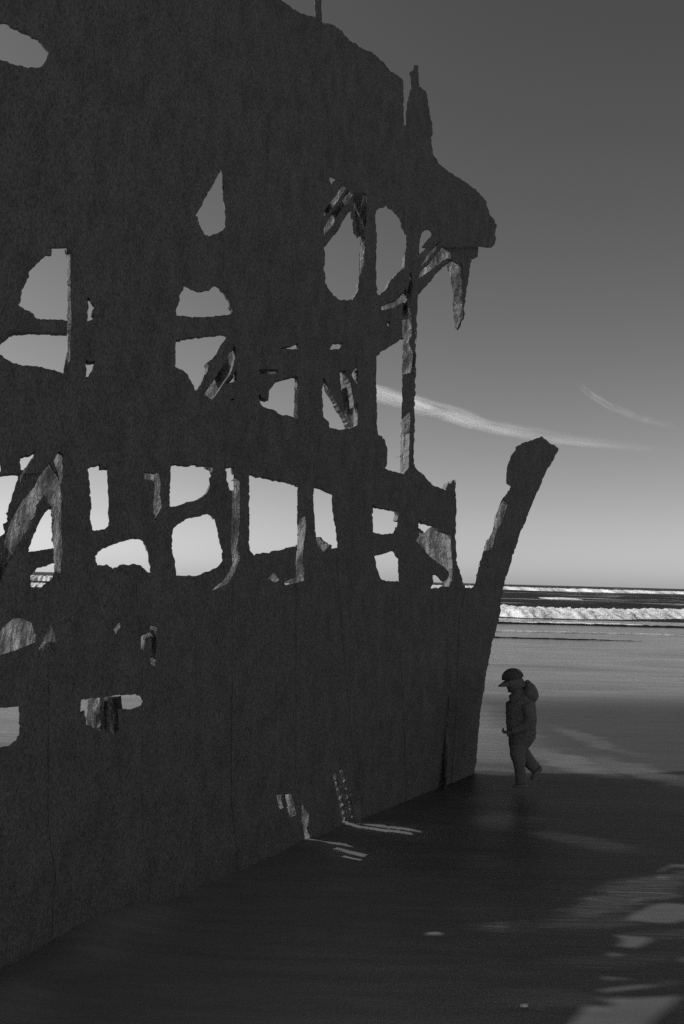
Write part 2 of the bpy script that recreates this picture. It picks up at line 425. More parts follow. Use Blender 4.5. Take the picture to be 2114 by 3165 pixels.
HOLES = [pts(a, b) for a, b in [
    ('A', '-400,150 0,135 30,132 60,158 105,170 130,192 165,200 215,228 250,258 285,300 298,318 275,370 255,400 225,410 160,408 95,395 50,375 0,362 -400,300'),
    ('A', '1342,998 1345,1060 1350,1200 1362,1250 1365,1375 1330,1405 1270,1433 1245,1425 1205,1360 1198,1312 1183,1308 1230,1215 1290,1110 1330,1040'),
    ('C', '550,222 495,225 370,228 330,260 290,300 232,360 236,400 205,455 172,515 168,580 150,635 210,675 272,705 280,730 300,745 420,752 543,762 548,500'),
    ('C', '710,572 762,645 745,675 750,720 762,745 712,763 696,765 705,690'),
    ('C', '-60,960 0,930 60,880 100,858 215,850 270,848 380,852 450,860 543,865 545,1000 530,1060 513,1188 465,1172 350,1140 300,1128 230,1122 180,1125 110,1105 50,1070 0,1035'),
    ('C', '692,1068 712,1090 740,1088 771,1085 755,1145 738,1170 722,1190 715,1214 690,1215'),
    ('D', '178,996 235,1030 300,1047 380,1035 400,1010 425,998 460,1018 470,1045 497,1055 512,1085 528,1105 545,1160 585,1213 540,1235 400,1250 280,1255 200,1247 120,1243 113,1180 135,1130 143,1090 137,1080 160,1040'),
    ('F', '113,128 155,130 215,108 300,103 400,88 515,83 530,95 500,145 470,180 440,245 405,290 362,318 378,345 372,380 340,430 318,480 300,510 278,543 262,517 240,470 210,410 160,372 110,350 107,240'),
    ('F', '605,372 603,460 560,475 518,487 560,425'),
    ('F', '545,617 570,605 592,604 575,622 550,626'),
    ('F', '945,205 980,190 1040,180 1090,157 1103,160 1102,208 1030,205'),
    ('F', '1358,210 1365,185 1395,152 1440,150 1466,158 1445,195 1425,208'),
    ('F', '782,572 800,575 803,600 858,618 870,525 915,470 935,455 1000,440 1085,418 1103,428 1100,600 1095,765 1030,745 960,735 925,708 860,688 820,672 795,640'),
    ('F', '1310,430 1320,455 1345,510 1365,560 1400,610 1430,680 1475,745 1500,810 1520,850 1440,858 1395,848 1355,840 1350,795 1310,760 1302,710 1300,640 1297,550 1303,450'),
    ('G', '540,332 537,500 525,480 485,405 515,365'),
    ('E', '470,385 495,470 500,560 530,598 562,595 560,700 550,850 545,950 543,1030 515,1085 495,1117 430,1112 385,1113 335,1075 295,1015 275,980 270,890 258,855 273,820 270,720 260,688 310,620 370,560 410,480'),
    ('E', '768,345 785,375 820,392 855,435 880,480 890,530 922,570 930,640 920,760 918,850 880,880 800,960 765,1030 720,1080 695,1065 685,980 690,900 680,850 690,780 690,600 680,480 675,430 690,385 710,367 740,365'),
    ('E', '1108,545 1140,580 1085,650 1040,715 1030,720 1040,620 1050,580 1075,550'),
    ('E', '765,1292 803,1290 785,1345'),
    ('E', '312,115 358,138 320,185'),
    ('G', '720,222 760,205 810,175 870,138 905,110 900,300 895,400 893,600 885,800 885,1000 880,1205 820,1195 757,1170 770,1150 775,1080 775,1000 755,935 735,908 705,900 695,850 692,600 688,480 688,400 712,365 720,290'),
    ('H', '-60,600 0,620 20,625 30,690 55,760 60,810 22,835 30,880 35,910 0,935 -60,940'),
    ('H', '-30,340 0,345 5,400 0,415 -30,410'),
    ('H', '165,290 200,278 245,272 272,255 262,300 220,360 185,405 168,400'),
    ('H', '408,680 415,800 418,950 437,1030 330,1045 228,1060 230,1030 270,930 300,860 340,780'),
    ('H', '440,1153 440,1215 425,1270 350,1325 330,1357 252,1358 245,1250 280,1222 300,1190 345,1180 400,1163'),
    ('H', '707,380 750,362 804,349 818,440 835,500 848,580 845,640 860,740 877,790 880,850 850,875 800,887 745,882 735,830 727,770 738,690 735,630 720,605 732,580 725,500'),
    ('H', '1080,952 1140,960 1165,975 1190,1050 1200,1120 1215,1228 1195,1225 1165,1195 1140,1170 1070,1155 1040,1168 1000,1160 965,1165 945,1185 910,1195 885,1180 860,1160 830,1170 785,1170 768,1095 790,1060 850,1030 920,995 1010,970'),
    ('K', '88,350 130,348 200,362 240,360 250,350 290,350 300,365 340,365 350,395 385,410 400,440 380,465 385,500 390,530 370,575 330,615 280,640 190,665 110,693 65,693 70,520 73,375 88,370'),
    ('K', '380,752 405,765 425,800 440,860 455,910 470,1000 490,1060 485,1140 450,1180 370,1220 285,1253 200,1256 118,1252 100,1110 85,1060 80,1000 88,965 80,930 92,875 150,830 205,792 300,775'),
    ('K', '518,380 583,366 580,450 578,575 548,560 540,510 520,475 525,430'),
    ('K', '708,430 750,435 785,455 825,450 880,465 960,482 1030,495 1097,512 1095,650 1092,800 1098,1000 1030,1022 930,1050 850,1068 800,1072 745,1090 710,1045 708,900 706,700'),
    ('K', '1224,567 1270,580 1310,580 1335,590 1350,660 1365,710 1370,760 1400,850 1410,940 1418,1025 1370,1033 1350,1000 1300,975 1270,940 1245,940 1240,870 1235,780 1228,680'),
    ('K', '970,1312 1000,1312 1035,1318 1000,1330 975,1325'),
    ('I', '478,810 505,835 600,855 725,878 722,940 700,1020 677,1087 620,1100 560,1103 510,1092 478,1080 475,960'),
    ('I', '490,1315 550,1300 605,1285 668,1266 690,1310 722,1340 722,1440 730,1562 610,1558 565,1543 520,1440 510,1380'),
    ('I', '920,970 945,972 985,1003 1030,1005 1062,1024 1010,1050 960,1097 940,1050 918,1040'),
    ('I', '1060,1497 1085,1500 1120,1535 1145,1560 1165,1580 1160,1595 1140,1605 1110,1625 1040,1625 1050,1600 1065,1575 1058,1530'),
    ('M', '-60,872 0,870 128,857 133,960 133,1050 110,1100 70,1130 0,1148 -60,1150'),
    ('M', '565,812 608,808 700,800 812,782 850,782 935,773 965,785 988,825 960,860 905,882 812,880 828,1040 790,1055 740,1050 690,1030 600,1000 585,895 553,908 560,850'),
    ('X', '1028,2392 1044,2392 1060,2450 1068,2500 1075,2544 1058,2544 1050,2500 1040,2450'),
    ('X', '1049,2380 1064,2384 1080,2432 1090,2490 1097,2538 1080,2540 1074,2500 1064,2450'),
]]
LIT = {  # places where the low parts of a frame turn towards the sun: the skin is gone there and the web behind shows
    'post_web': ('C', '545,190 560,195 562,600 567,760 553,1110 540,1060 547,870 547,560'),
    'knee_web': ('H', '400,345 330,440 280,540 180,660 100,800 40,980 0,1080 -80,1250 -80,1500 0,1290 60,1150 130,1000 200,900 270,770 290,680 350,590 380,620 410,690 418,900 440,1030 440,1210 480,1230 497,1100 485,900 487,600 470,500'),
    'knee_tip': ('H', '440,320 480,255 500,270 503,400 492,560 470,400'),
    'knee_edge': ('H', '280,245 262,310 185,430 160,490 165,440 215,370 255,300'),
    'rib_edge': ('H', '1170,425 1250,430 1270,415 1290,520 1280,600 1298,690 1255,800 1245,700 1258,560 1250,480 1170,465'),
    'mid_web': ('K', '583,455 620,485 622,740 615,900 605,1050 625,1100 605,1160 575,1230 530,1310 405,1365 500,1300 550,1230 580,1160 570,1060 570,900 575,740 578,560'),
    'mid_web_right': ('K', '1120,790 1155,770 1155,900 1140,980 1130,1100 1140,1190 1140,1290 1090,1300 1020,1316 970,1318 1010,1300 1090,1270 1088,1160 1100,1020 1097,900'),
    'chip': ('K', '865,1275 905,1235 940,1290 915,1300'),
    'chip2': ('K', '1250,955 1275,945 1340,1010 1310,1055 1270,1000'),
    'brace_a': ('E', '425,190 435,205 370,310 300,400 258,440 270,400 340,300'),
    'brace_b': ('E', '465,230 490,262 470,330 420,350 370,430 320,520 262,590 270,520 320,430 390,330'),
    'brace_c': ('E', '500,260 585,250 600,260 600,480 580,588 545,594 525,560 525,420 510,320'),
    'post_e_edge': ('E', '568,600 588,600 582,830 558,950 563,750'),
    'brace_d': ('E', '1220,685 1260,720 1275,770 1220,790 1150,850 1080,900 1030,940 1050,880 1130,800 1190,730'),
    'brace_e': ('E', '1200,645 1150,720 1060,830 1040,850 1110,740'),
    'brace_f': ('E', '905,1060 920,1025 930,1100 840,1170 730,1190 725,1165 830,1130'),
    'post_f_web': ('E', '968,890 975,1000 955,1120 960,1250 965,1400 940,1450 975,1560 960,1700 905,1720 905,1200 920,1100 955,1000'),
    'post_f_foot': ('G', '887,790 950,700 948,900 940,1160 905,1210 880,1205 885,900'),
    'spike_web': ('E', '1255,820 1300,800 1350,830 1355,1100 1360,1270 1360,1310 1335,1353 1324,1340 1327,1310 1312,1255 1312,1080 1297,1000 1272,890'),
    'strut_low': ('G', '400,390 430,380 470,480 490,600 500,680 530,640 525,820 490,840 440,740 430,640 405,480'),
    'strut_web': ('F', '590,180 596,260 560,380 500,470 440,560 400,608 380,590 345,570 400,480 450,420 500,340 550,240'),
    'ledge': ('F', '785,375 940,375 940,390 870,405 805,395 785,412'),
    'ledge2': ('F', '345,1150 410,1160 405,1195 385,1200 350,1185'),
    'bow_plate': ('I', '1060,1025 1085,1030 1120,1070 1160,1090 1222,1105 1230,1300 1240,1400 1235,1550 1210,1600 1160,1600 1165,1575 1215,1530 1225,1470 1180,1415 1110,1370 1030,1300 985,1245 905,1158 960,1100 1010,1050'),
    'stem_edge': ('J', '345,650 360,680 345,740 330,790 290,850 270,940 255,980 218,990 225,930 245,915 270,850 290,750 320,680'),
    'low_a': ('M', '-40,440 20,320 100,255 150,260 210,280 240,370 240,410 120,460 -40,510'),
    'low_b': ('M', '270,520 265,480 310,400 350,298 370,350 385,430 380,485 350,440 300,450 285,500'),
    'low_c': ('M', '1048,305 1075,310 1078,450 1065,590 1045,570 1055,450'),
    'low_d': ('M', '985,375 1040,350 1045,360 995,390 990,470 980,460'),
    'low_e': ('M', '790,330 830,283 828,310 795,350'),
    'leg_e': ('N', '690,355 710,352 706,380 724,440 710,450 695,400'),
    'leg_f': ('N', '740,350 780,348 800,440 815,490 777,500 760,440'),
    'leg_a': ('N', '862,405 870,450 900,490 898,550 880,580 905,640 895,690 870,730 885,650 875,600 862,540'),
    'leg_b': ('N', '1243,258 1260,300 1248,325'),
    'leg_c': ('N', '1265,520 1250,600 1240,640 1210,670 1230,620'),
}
LITP = {k: pts(*v) for k, v in LIT.items()}
RH = [rough(h, 5.5, 3.0) for h in HOLES]
RL = {k: rough(v, 7.0, 2.0) for k, v in LITP.items()}
ROUT = rough(OUT, 5.5, 3.0)
CUTS = None

wreck = empty('ship_wreck', (-.2, 6.4, 0))
tag(wreck, 'tall rusted iron bow skeleton of a shipwreck standing in the wet sand', 'shipwreck')

def grown(poly, k):
    c = np.mean(np.asarray(poly), axis=0); q = np.asarray(poly); n = len(q); out = []
    area = sum(q[i][0] * q[(i + 1) % n][1] - q[(i + 1) % n][0] * q[i][1] for i in range(n))
    sg = 1 if area > 0 else -1
    for i in range(n):
        a, b, d = q[i - 1], q[i], q[(i + 1) % n]
        e = d - a; l = np.hypot(*e)
        out.append(tuple(b + (np.array([e[1], -e[0]]) / l * sg * k if l > 1e-6 else 0)))
    return out

CUTS = RH + [rough(grown(v, 3.0), 7.0, 1.5) for v in LITP.values()]

def slab(name, poly, surf, thick, tdir=None, cut=True, mat=None, grid=26.0, relief=.0015, parent=None, clip_out=True, edge=None):
    """a plate of real thickness: the outline (minus the holes rusted through it), its face and back, its edges"""
    poly = rough(poly, 11.0, 2.5 if edge is None else edge)
    pa = np.asarray(poly); lo, hi = pa.min(0), pa.max(0)
    loops = [poly]
    tests = []
    if cut:
        for h in (RH if cut == 'holes' else CUTS):
            ha = np.asarray(h)
            if (ha.max(0) < lo).any() or (ha.min(0) > hi).any(): continue
            loops.append(h); tests.append(h)
        if clip_out: loops.append(ROUT)
    V, E = [], []
    for lp in loops:
        b = len(V); n = len(lp)
        V += [Vector(q) for q in lp]; E += [(b + i, b + (i + 1) % n) for i in range(n)]
    nb = len(V)
    gx = np.arange(lo[0], hi[0], grid); gy = np.arange(lo[1], hi[1], grid)
    rs = np.random.RandomState(3)
    G = np.array([(x, y) for x in gx for y in gy]) if len(gx) and len(gy) else np.zeros((0, 2))
    if len(G):
        G = G + rs.uniform(-grid * .35, grid * .35, G.shape)
        G = G[inside(G, poly)]
        V += [Vector(q) for q in G]
    cv, ce, cf, *_ = delaunay_2d_cdt(V, E, [], 0, .05)
    T = np.array([f for f in cf if len(f) == 3]); C = np.array([(v.x, v.y) for v in cv])
    cen = C[T].mean(1)
    keep = inside(cen, poly)
    for h in tests: keep &= ~inside(cen, h)
    if cut and clip_out: keep &= inside(cen, ROUT)
    T = T[keep]
    if not len(T): return None
    used = np.unique(T); idx = {int(v): i for i, v in enumerate(used)}
    cnt = {}
    for t in T:
        for i in range(3):
            a, b = int(t[i]), int(t[(i + 1) % 3]); cnt.setdefault((min(a, b), max(a, b)), []).append((a, b))
    bnd = [v[0] for v in cnt.values() if len(v) == 1]; bset = {q for e in bnd for q in e}
    if tdir is None:
        m = C[used].mean(0); r = ray(min(max(m[0], 0), 2114), 1582); tdir = Vector((r.x, r.y, 0)).normalized()
    n = len(used); front, back = [], []
    inv = wreck.matrix_world.inverted() if parent is None else parent.matrix_world.inverted()
    for v in used:
        P = surf(C[v][0], C[v][1])
        s = noise.noise(P * 9.0) * .6 + noise.noise(P * 27.0) * .4
        Q = P + tdir * thick
        if int(v) not in bset:
            P = P - tdir * (relief * (s + .35)); Q = Q + tdir * (relief * s)
        front.append(inv @ P); back.append(inv @ Q)
    F = []
    for t in T:
        a, b, c = (idx[int(q)] for q in t)
        F.append((a, c, b)); F.append((a + n, b + n, c + n))
    for a, b in bnd:
        a, b = idx[a], idx[b]; F.append((a, b, b + n, a + n))
    me = bpy.data.meshes.new(name); me.from_pydata([tuple(v) for v in front + back], [], F); me.validate()
    bm = bmesh.new(); bm.from_mesh(me); bmesh.ops.recalc_face_normals(bm, faces=bm.faces)
    bm.to_mesh(me); bm.free()
    o = bpy.data.objects.new(name, me); COL.objects.link(o); me.materials.append(mat or RUST)
    o.parent = parent or wreck
    return o

X = lambda s: pts('X', s)
# frames, standing outermost
for s in ('205,560 275,560 278,1150 290,1400 302,1640 302,1800 305,2560 330,2640 320,2960 170,2990 160,2900 172,2700 150,2560 150,1800 183,1810 186,1400 206,1150',
          '262,540 425,540 425,1500 445,1640 456,1665 480,1760 480,1990 440,1990 420,1800 340,1720 330,1440 262,1250',
          '400,520 548,520 545,1100 545,1330 540,1420 528,1440 524,1570 545,1780 550,2560 570,2700 560,2880 455,2830 470,2700 440,2560 440,1800 452,1650 400,1500',
          '690,560 800,560 802,1300 800,1420 773,1470 771,1710 790,1800 800,2520 792,2620 805,2760 720,2800 735,2640 715,2480 720,1780 720,1440 728,1140 690,980',
          '640,1395 722,1395 728,1530 738,1800 700,1800 662,1600 640,1560',
          '895,560 1003,560 1000,1310 970,1420 970,1500 978,1640 985,1800 1010,2560 1030,2660 930,2720 945,2560 915,2420 915,1800 918,1500 918,1200',
          '1105,480 1162,480 1164,1350 1158,1560 1162,1720 1190,1800 1200,2480 1190,2600 1090,2640 1110,2520 1060,1980 1040,1700 1020,1490 1080,1400 1100,1340',
          '1250,640 1300,640 1290,1000 1284,1440 1296,1660 1330,1800 1330,2400 1325,2560 1250,2590 1255,2420 1232,1800 1226,1560 1240,1440 1243,1000',
          '1375,1470 1412,1470 1408,1700 1440,1812 1440,2300 1430,2500 1375,2520 1380,2300 1385,1800 1390,1600'):
    slab('frame_rib', X(s), hull(0.0), .06)
# the raked stem post
slab('stem_post', X('1560,1320 1760,1320 1760,1420 1600,1800 1560,2000 1530,2200 1500,2460 1490,2520 1390,2520 1410,2200 1420,1900 1455,1770 1500,1560'), hull(-.003), .16)
# side stringers and the deck beam
slab('stringer', X('-1500,985 -60,960 300,950 700,945 1000,905 1160,860 1260,780 1300,800 1265,1060 1150,1100 760,1085 300,1055 -60,1060 -1500,1090'), hull(.0006), .06)
slab('deck_beam', X('-1500,1080 -20,1070 150,1090 290,1060 500,1075 700,1050 760,1030 1000,1100 1140,1150 1190,1250 1230,1340 1260,1330 1330,1440 1385,1480 1420,1500 1420,1600 1400,1760 1330,1720 1300,1640 1210,1600 1150,1580 1000,1510 760,1480 690,1440 480,1440 300,1450 -1500,1560'), hull(.0008), .09)
slab('stringer', X('-1500,1800 -1500,1720 80,1690 280,1630 470,1580 530,1540 680,1490 730,1480 730,1570 650,1610 540,1650 480,1700 300,1710 170,1755 90,1800'), hull(.0007), .05)
slab('stringer', X('1140,1630 1250,1630 1290,1640 1300,1700 1240,1725 1150,1740'), hull(.0007), .05)
slab('deck_knee', pts('H', '300,225 500,235 500,700 440,1240 245,1260 150,1400 -100,1500 -100,820 60,740 165,390'), hull(.05), .05)
# plating: courses of plates lapped over each other
COURSES = [(-1000, -120), (-150, 360), (330, 760)]
COLS = [(-1500, -560), (-590, 150), (120, 480), (450, 860), (830, 1140), (1110, 1720)]
for j, (y0, y1) in enumerate(COURSES):
    for i, (x0, x1) in enumerate(COLS):
        slab('hull_plate', X(f'{x0},{y0} {x1},{y0 + 12} {x1 + 8},{y1} {x0 - 8},{y1 + 6}'), hull(.0012 + .001 * ((i + j) % 2)), .02)
for i, (x0, y0, x1, y1) in enumerate(((-1500, 720, -500, 1100), (-520, 720, 160, 1090), (535, 720, 930, 1110), (890, 720, 1130, 1420), (530, 1020, 920, 1420), (270, 1030, 560, 1440))):
    slab('hull_plate', X(f'{x0},{y0} {x1},{y0} {x1},{y1} {x0},{y1}'), hull(.0014 + .001 * (i % 2)), .02)
LOW = [(-1500, -620), (-650, 60), (30, 330), (300, 640), (610, 900), (870, 1180), (1150, 1300)]
for i, (x0, x1) in enumerate(LOW):
    slab('hull_plate', X(f'{x0},1690 {x1},1690 {x1 + 6},2110 {x0 - 6},2110'), hull(.0014 + .001 * (i % 2)), .02)
    slab('hull_plate', X(f'{x0},2080 {x1},2080 {x1 + 6},3300 {x0 - 6},3300'), hull(.0018 + .001 * ((i + 1) % 2)), .02)
slab('hull_plate', X('1270,1655 1310,1660 1395,1760 1440,1800 1470,1800 1460,2110 1270,2110'), hull(.0016), .02)
slab('hull_plate', X('1270,2080 1460,2080 1450,2600 1270,2600'), hull(.0021), .02)
# torn spike hanging under the beak
slab('hanging_spike', X('1365,715 1480,715 1470,900 1440,1030 1400,1030 1390,800'), hull(.1), .05)
# braces seen inside
slab('diagonal_brace', pts('F', '490,60 640,60 610,260 600,380 520,490 400,640 270,560 250,480'), hull(.2), .06)
slab('diagonal_brace', pts('E', '220,420 440,150 620,220 610,620 470,620 470,380 240,720'), hull(.22), .05)
slab('diagonal_brace', pts('E', '690,1120 900,850 1200,620 1290,700 1290,800 1030,1080 900,1200 690,1230'), hull(.1), .05)
slab('diagonal_brace', pts('G', '250,380 480,370 540,500 545,860 440,870 250,420'), hull(.22), .05)
slab('diagonal_brace', pts('F', '760,350 1110,340 1110,440 930,470 870,640 780,640'), hull(.22), .05)

# webs turned to the sun, standing inboard of the skin
NS = {'default': (-.60, -.78, .12)}
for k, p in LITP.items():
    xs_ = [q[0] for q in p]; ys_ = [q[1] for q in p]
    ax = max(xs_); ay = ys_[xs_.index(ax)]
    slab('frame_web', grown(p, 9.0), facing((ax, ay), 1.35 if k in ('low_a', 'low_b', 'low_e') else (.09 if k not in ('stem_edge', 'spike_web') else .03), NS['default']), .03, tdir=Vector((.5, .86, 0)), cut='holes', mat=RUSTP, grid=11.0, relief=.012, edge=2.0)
slab('hull_post', pts('B', '335,-260 383,-260 381,150 345,150'), hull(.2), .05, cut=False)

# far side of the bow: stubs of frames and some plating, low, mostly hidden behind the near side; one tall sun-blocking plate added
S0 = Vector((1.15, 8.95, 0)); FD = Vector((-.81, -.59, 0)).normalized(); FN = Vector((FD.y, -FD.x, 0))
def bar(name, base, along, out, w_, t_, h, mat, lean=0.0, seg=10, seed=0.0):
    """an iron angle standing in the sand: a flange and a web, its top torn"""
    V, F = [], []
    for i in range(seg + 1):
        z = -.2 + (h + .2) * i / seg
        nz = noise.noise((seed, z * 4, 2)) * .012
        c = base + Vector((0, 0, z)) + out * (lean * max(z, 0) ** 2)
        tap = 1.0 if i < seg else .45
        sec = [(-w_ / 2, 0), (w_ / 2, 0), (w_ / 2, t_), (-w_ / 2 + t_, t_), (-w_ / 2 + t_, w_), (-w_ / 2, w_)]
        for a, b in sec: V.append(c + along * ((a + nz) * tap) + out * ((b + nz) * tap))
    n = 6
    for i in range(seg):
        for j in range(n):
            a = i * n + j; b = i * n + (j + 1) % n; F.append((a, b, b + n, a + n))
    F.append(tuple(range(n - 1, -1, -1))); F.append(tuple(seg * n + q for q in range(n)))
    inv = wreck.matrix_world.inverted()
    me = bpy.data.meshes.new(name); me.from_pydata([tuple(inv @ v) for v in V], [], F)
    o = bpy.data.objects.new(name, me); COL.objects.link(o); me.materials.append(mat); o.parent = wreck
    return o
for i in range(7):
    s = .4 + i * .46
    h = (1.25 if i < 4 else .75) + .3 * noise.noise((i * 1.7, 2, 3))
    bar('frame_stub', S0 + FD * s, FD, -FN if FN.y > 0 else FN, .13, .025, h, RUSTP, lean=.02, seed=i * 3.3)
def far_or_shade_plate(s0, s1, z0, z1, seed, o_=S0, dv=FD, tv=Vector((-.3, .95, 0))):
    V, F = [], []; nx, nz = 10, 8
    for d in (0, 1):
        for j in range(nz + 1):
            for i in range(nx + 1):
                s = s0 + (s1 - s0) * i / nx; tz = j / nz
                ztop = z1 + .12 * noise.noise((s * 4, seed, 1)); zb = z0 + (.1 * noise.noise((s * 4, seed, 7)) if z0 > 0 else 0)
                P = o_ + dv * s + Vector((0, 0, zb + (ztop - zb) * tz)) + tv * (.02 + .025 * d + .01 * noise.noise((s * 7, tz * 5, seed)))
                V.append(wreck.matrix_world.inverted() @ P)
    m = (nx + 1) * (nz + 1)
    for j in range(nz):
        for i in range(nx):
            a = j * (nx + 1) + i; q = (a, a + 1, a + nx + 2, a + nx + 1)
            F.append(q); F.append(tuple(m + v for v in reversed(q)))
    ring = [i for i in range(nx + 1)] + [j * (nx + 1) + nx for j in range(1, nz + 1)] + [nz * (nx + 1) + i for i in range(nx - 1, -1, -1)] + [j * (nx + 1) for j in range(nz - 1, 0, -1)]
    for a, b in zip(ring, ring[1:] + ring[:1]): F.append((b, a, a + m, b + m))
    me = bpy.data.meshes.new('far_or_shade_plate'); me.from_pydata([tuple(v) for v in V], [], F)
    o = bpy.data.objects.new('far_or_shade_plate', me); COL.objects.link(o); me.materials.append(RUST); o.parent = wreck
far_or_shade_plate(.3, 1.3, -.1, 1.4, 1.0); far_or_shade_plate(1.32, 2.3, -.1, 1.35, 2.0); far_or_shade_plate(2.32, 3.3, -.1, .6, 3.0); far_or_shade_plate(3.32, 4.0, -.1, .62, 4.0)
far_or_shade_plate(0, 1, -.1, 2.35, 5.0, Vector((-2.3, 5.1, 0)), Vector((-.1, -1.5, 0)), Vector((-.97, .08, 0)))  # unseen plate outside the frame, added to block sun through the low holes

# flaking stubs inside the low opening on the left, and under the second arch
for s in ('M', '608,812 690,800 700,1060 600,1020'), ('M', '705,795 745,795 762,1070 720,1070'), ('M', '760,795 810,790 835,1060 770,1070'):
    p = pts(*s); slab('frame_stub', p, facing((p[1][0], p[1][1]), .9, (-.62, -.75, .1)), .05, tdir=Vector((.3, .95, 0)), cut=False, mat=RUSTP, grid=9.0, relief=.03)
# rivet heads along a seam inside the third arch
sf = facing((1060, 2480), .07, (-.02, -1.0, .0))
slab('seam_plate', X('985,2350 1114,2350 1116,2600 990,2600'), sf, .03, tdir=Vector((.1, 1, 0)), cut=False)
riv_me = None
for k, (rx, ry) in enumerate([(1036, 2402), (1041, 2421), (1047, 2443), (1053, 2467), (1057, 2489), (1063, 2508), (1066, 2532), (1056, 2391), (1064, 2415), (1070, 2437), (1074, 2460), (1080, 2480), (1084, 2504), (1088, 2526)]):
    P = sf(rx, ry)
    if riv_me is None:
        bm = bmesh.new(); bmesh.ops.create_icosphere(bm, subdivisions=2, radius=.0175)
        for v in bm.verts: v.co += v.co.normalized() * .009 * noise.noise(v.co * 70)
        riv_me = bpy.data.meshes.new('rivet'); bm.to_mesh(riv_me); bm.free(); riv_me.materials.append(RUSTP)
    o = bpy.data.objects.new('rivet', riv_me); COL.objects.link(o); o.parent = wreck
    o.matrix_local = wreck.matrix_world.inverted() @ Matrix.Translation(P) @ Matrix.Rotation(k * 1.3, 4, 'Y') @ Matrix.Diagonal((1 + .25 * math.sin(k * 2.1), 1, 1 + .35 * math.cos(k * 3.7), 1))

# ------------------------------------------------------------------ the child
YP = 8.64
def pp(px, py, dy=0.0):
    ox, oy, k = REG['P']
    r = ray(ox + px * k, oy + py * k)
    return CAM + r * ((YP) / r.y) + Vector((0, dy, 0))

def skin(name, nodes, edges, mat, parent, sub=2, root=0):
    """one continuous skinned surface over a jointed skeleton"""
    me = bpy.data.meshes.new(name + '_cage'); bpy.context.view_layer.update()
    inv = parent.matrix_world.inverted()
    me.from_pydata([tuple(inv @ n[0]) for n in nodes], edges, [])
    o = bpy.data.objects.new(name + '_cage', me); COL.objects.link(o)
    o.modifiers.new('skin', 'SKIN'); 
    sv = me.skin_vertices[0].data
    for i, n in enumerate(nodes):
        r = n[1]; sv[i].radius = r if isinstance(r, tuple) else (r, r); sv[i].use_root = (i == root)
    m = o.modifiers.new('sub', 'SUBSURF'); m.levels = sub; m.render_levels = sub
    dg = bpy.context.evaluated_depsgraph_get(); dg.update()
    em = bpy.data.meshes.new_from_object(o.evaluated_get(dg)); em.name = name
    bpy.data.objects.remove(o, do_unlink=True)
    for p in em.polygons: p.use_smooth = True
    em.materials.clear(); em.materials.append(mat)
    q = bpy.data.objects.new(name, em); COL.objects.link(q); q.parent = parent
    return q

kid = empty('person', pp(520, 1440))
tag(kid, 'child in dark hooded jacket and peaked cap walking left beside the wreck', 'person')
SKINM = plain('skin', .2, .6, .3); JACK = plain('jacket_cloth', .22, .85, .15, 40); TROU = plain('trouser_cloth', .22, .9, .1, 80)
CAPM = plain('cap_cloth', .26, .9, .1, 90); SHOE = plain('shoe_rubber', .25, .7, .3, 30)
def hand(nodes, edges, wrist_i, wrist, tip, dy, curl):
    d = (tip - wrist); ln = d.length; d.normalize(); side = Vector((0, 1, 0)); upn = d.cross(side).normalized()
    pm = len(nodes); nodes.append((wrist + d * ln * .38, (.019, .013))); edges.append((wrist_i, pm))
    for j, (o, l) in enumerate(((-.5, .5), (-.17, .6), (.17, .56), (.5, .42))):
        b = wrist + d * ln * .62 + side * (.03 * o); i0 = len(nodes)
        nodes.append((b, .0075)); edges.append((pm, i0))
        k1 = b + d * ln * l * .45 + upn * (-.006 * curl); nodes.append((k1, .007)); edges.append((i0, i0 + 1))
        k2 = k1 + d * ln * l * .2 + upn * (-.018 * curl); nodes.append((k2, .006)); edges.append((i0 + 1, i0 + 2))
        k3 = k2 - d * ln * l * .15 + upn * (-.014 * curl); nodes.append((k3, .005)); edges.append((i0 + 2, i0 + 3))
    t0 = len(nodes); nodes.append((wrist + d * ln * .3 + upn * .02, .008)); edges.append((pm, t0))
    nodes.append((wrist + d * ln * .6 + upn * .026, .007)); edges.append((t0, t0 + 1))
# body: pelvis, spine, neck, head with nose and chin, arms to fingers, legs to toes
nb = [(pp(550, 940), .07), (pp(555, 780), .075), (pp(545, 620), .08), (pp(520, 520), .05), (pp(500, 455), .066),
      (pp(472, 395), (.088, .085)), (pp(462, 320), (.085, .09)), (pp(465, 265), (.06, .06))]
eb = [(0, 1), (1, 2), (2, 3), (3, 4), (4, 5), (5, 6), (6, 7)]
i = len(nb); nb += [(pp(392, 398), (.016, .014)), (pp(425, 455), (.042, .04))]; eb += [(5, i), (4, i + 1)]
for dy, pts_ in ((-.115, ((560, 575), (600, 740), (450, 850), (420, 862), (335, 880))), (.115, ((560, 575), (580, 740), (480, 870), (440, 890), (385, 905)))):
    i = len(nb)
    nb += [(pp(*pts_[0], dy), .04), (pp(*pts_[1], dy * 1.15), .03), (pp(*pts_[2], dy * .95), .024), (pp(*pts_[3], dy * .9), .022)]
    eb += [(2, i), (i, i + 1), (i + 1, i + 2), (i + 2, i + 3)]
    hand(nb, eb, i + 3, pp(*pts_[3], dy * .9), pp(*pts_[4], dy * .9) + Vector((-.006, 0, 0)), dy, 1.0)
for dy, q in ((-.06, ((530, 990), (500, 1180), (530, 1390), (465, 1425))), (.06, ((565, 990), (575, 1160), (705, 1270), (680, 1345)))):
    i = len(nb)
    nb += [(pp(*q[0], dy), .055), (pp(*q[1], dy), .042), (pp(*q[2], dy), .03), (pp(*q[3], dy), .022)]
    eb += [(0, i), (i, i + 1), (i + 1, i + 2), (i + 2, i + 3)]
skin('body', nb, eb, SKINM, kid)

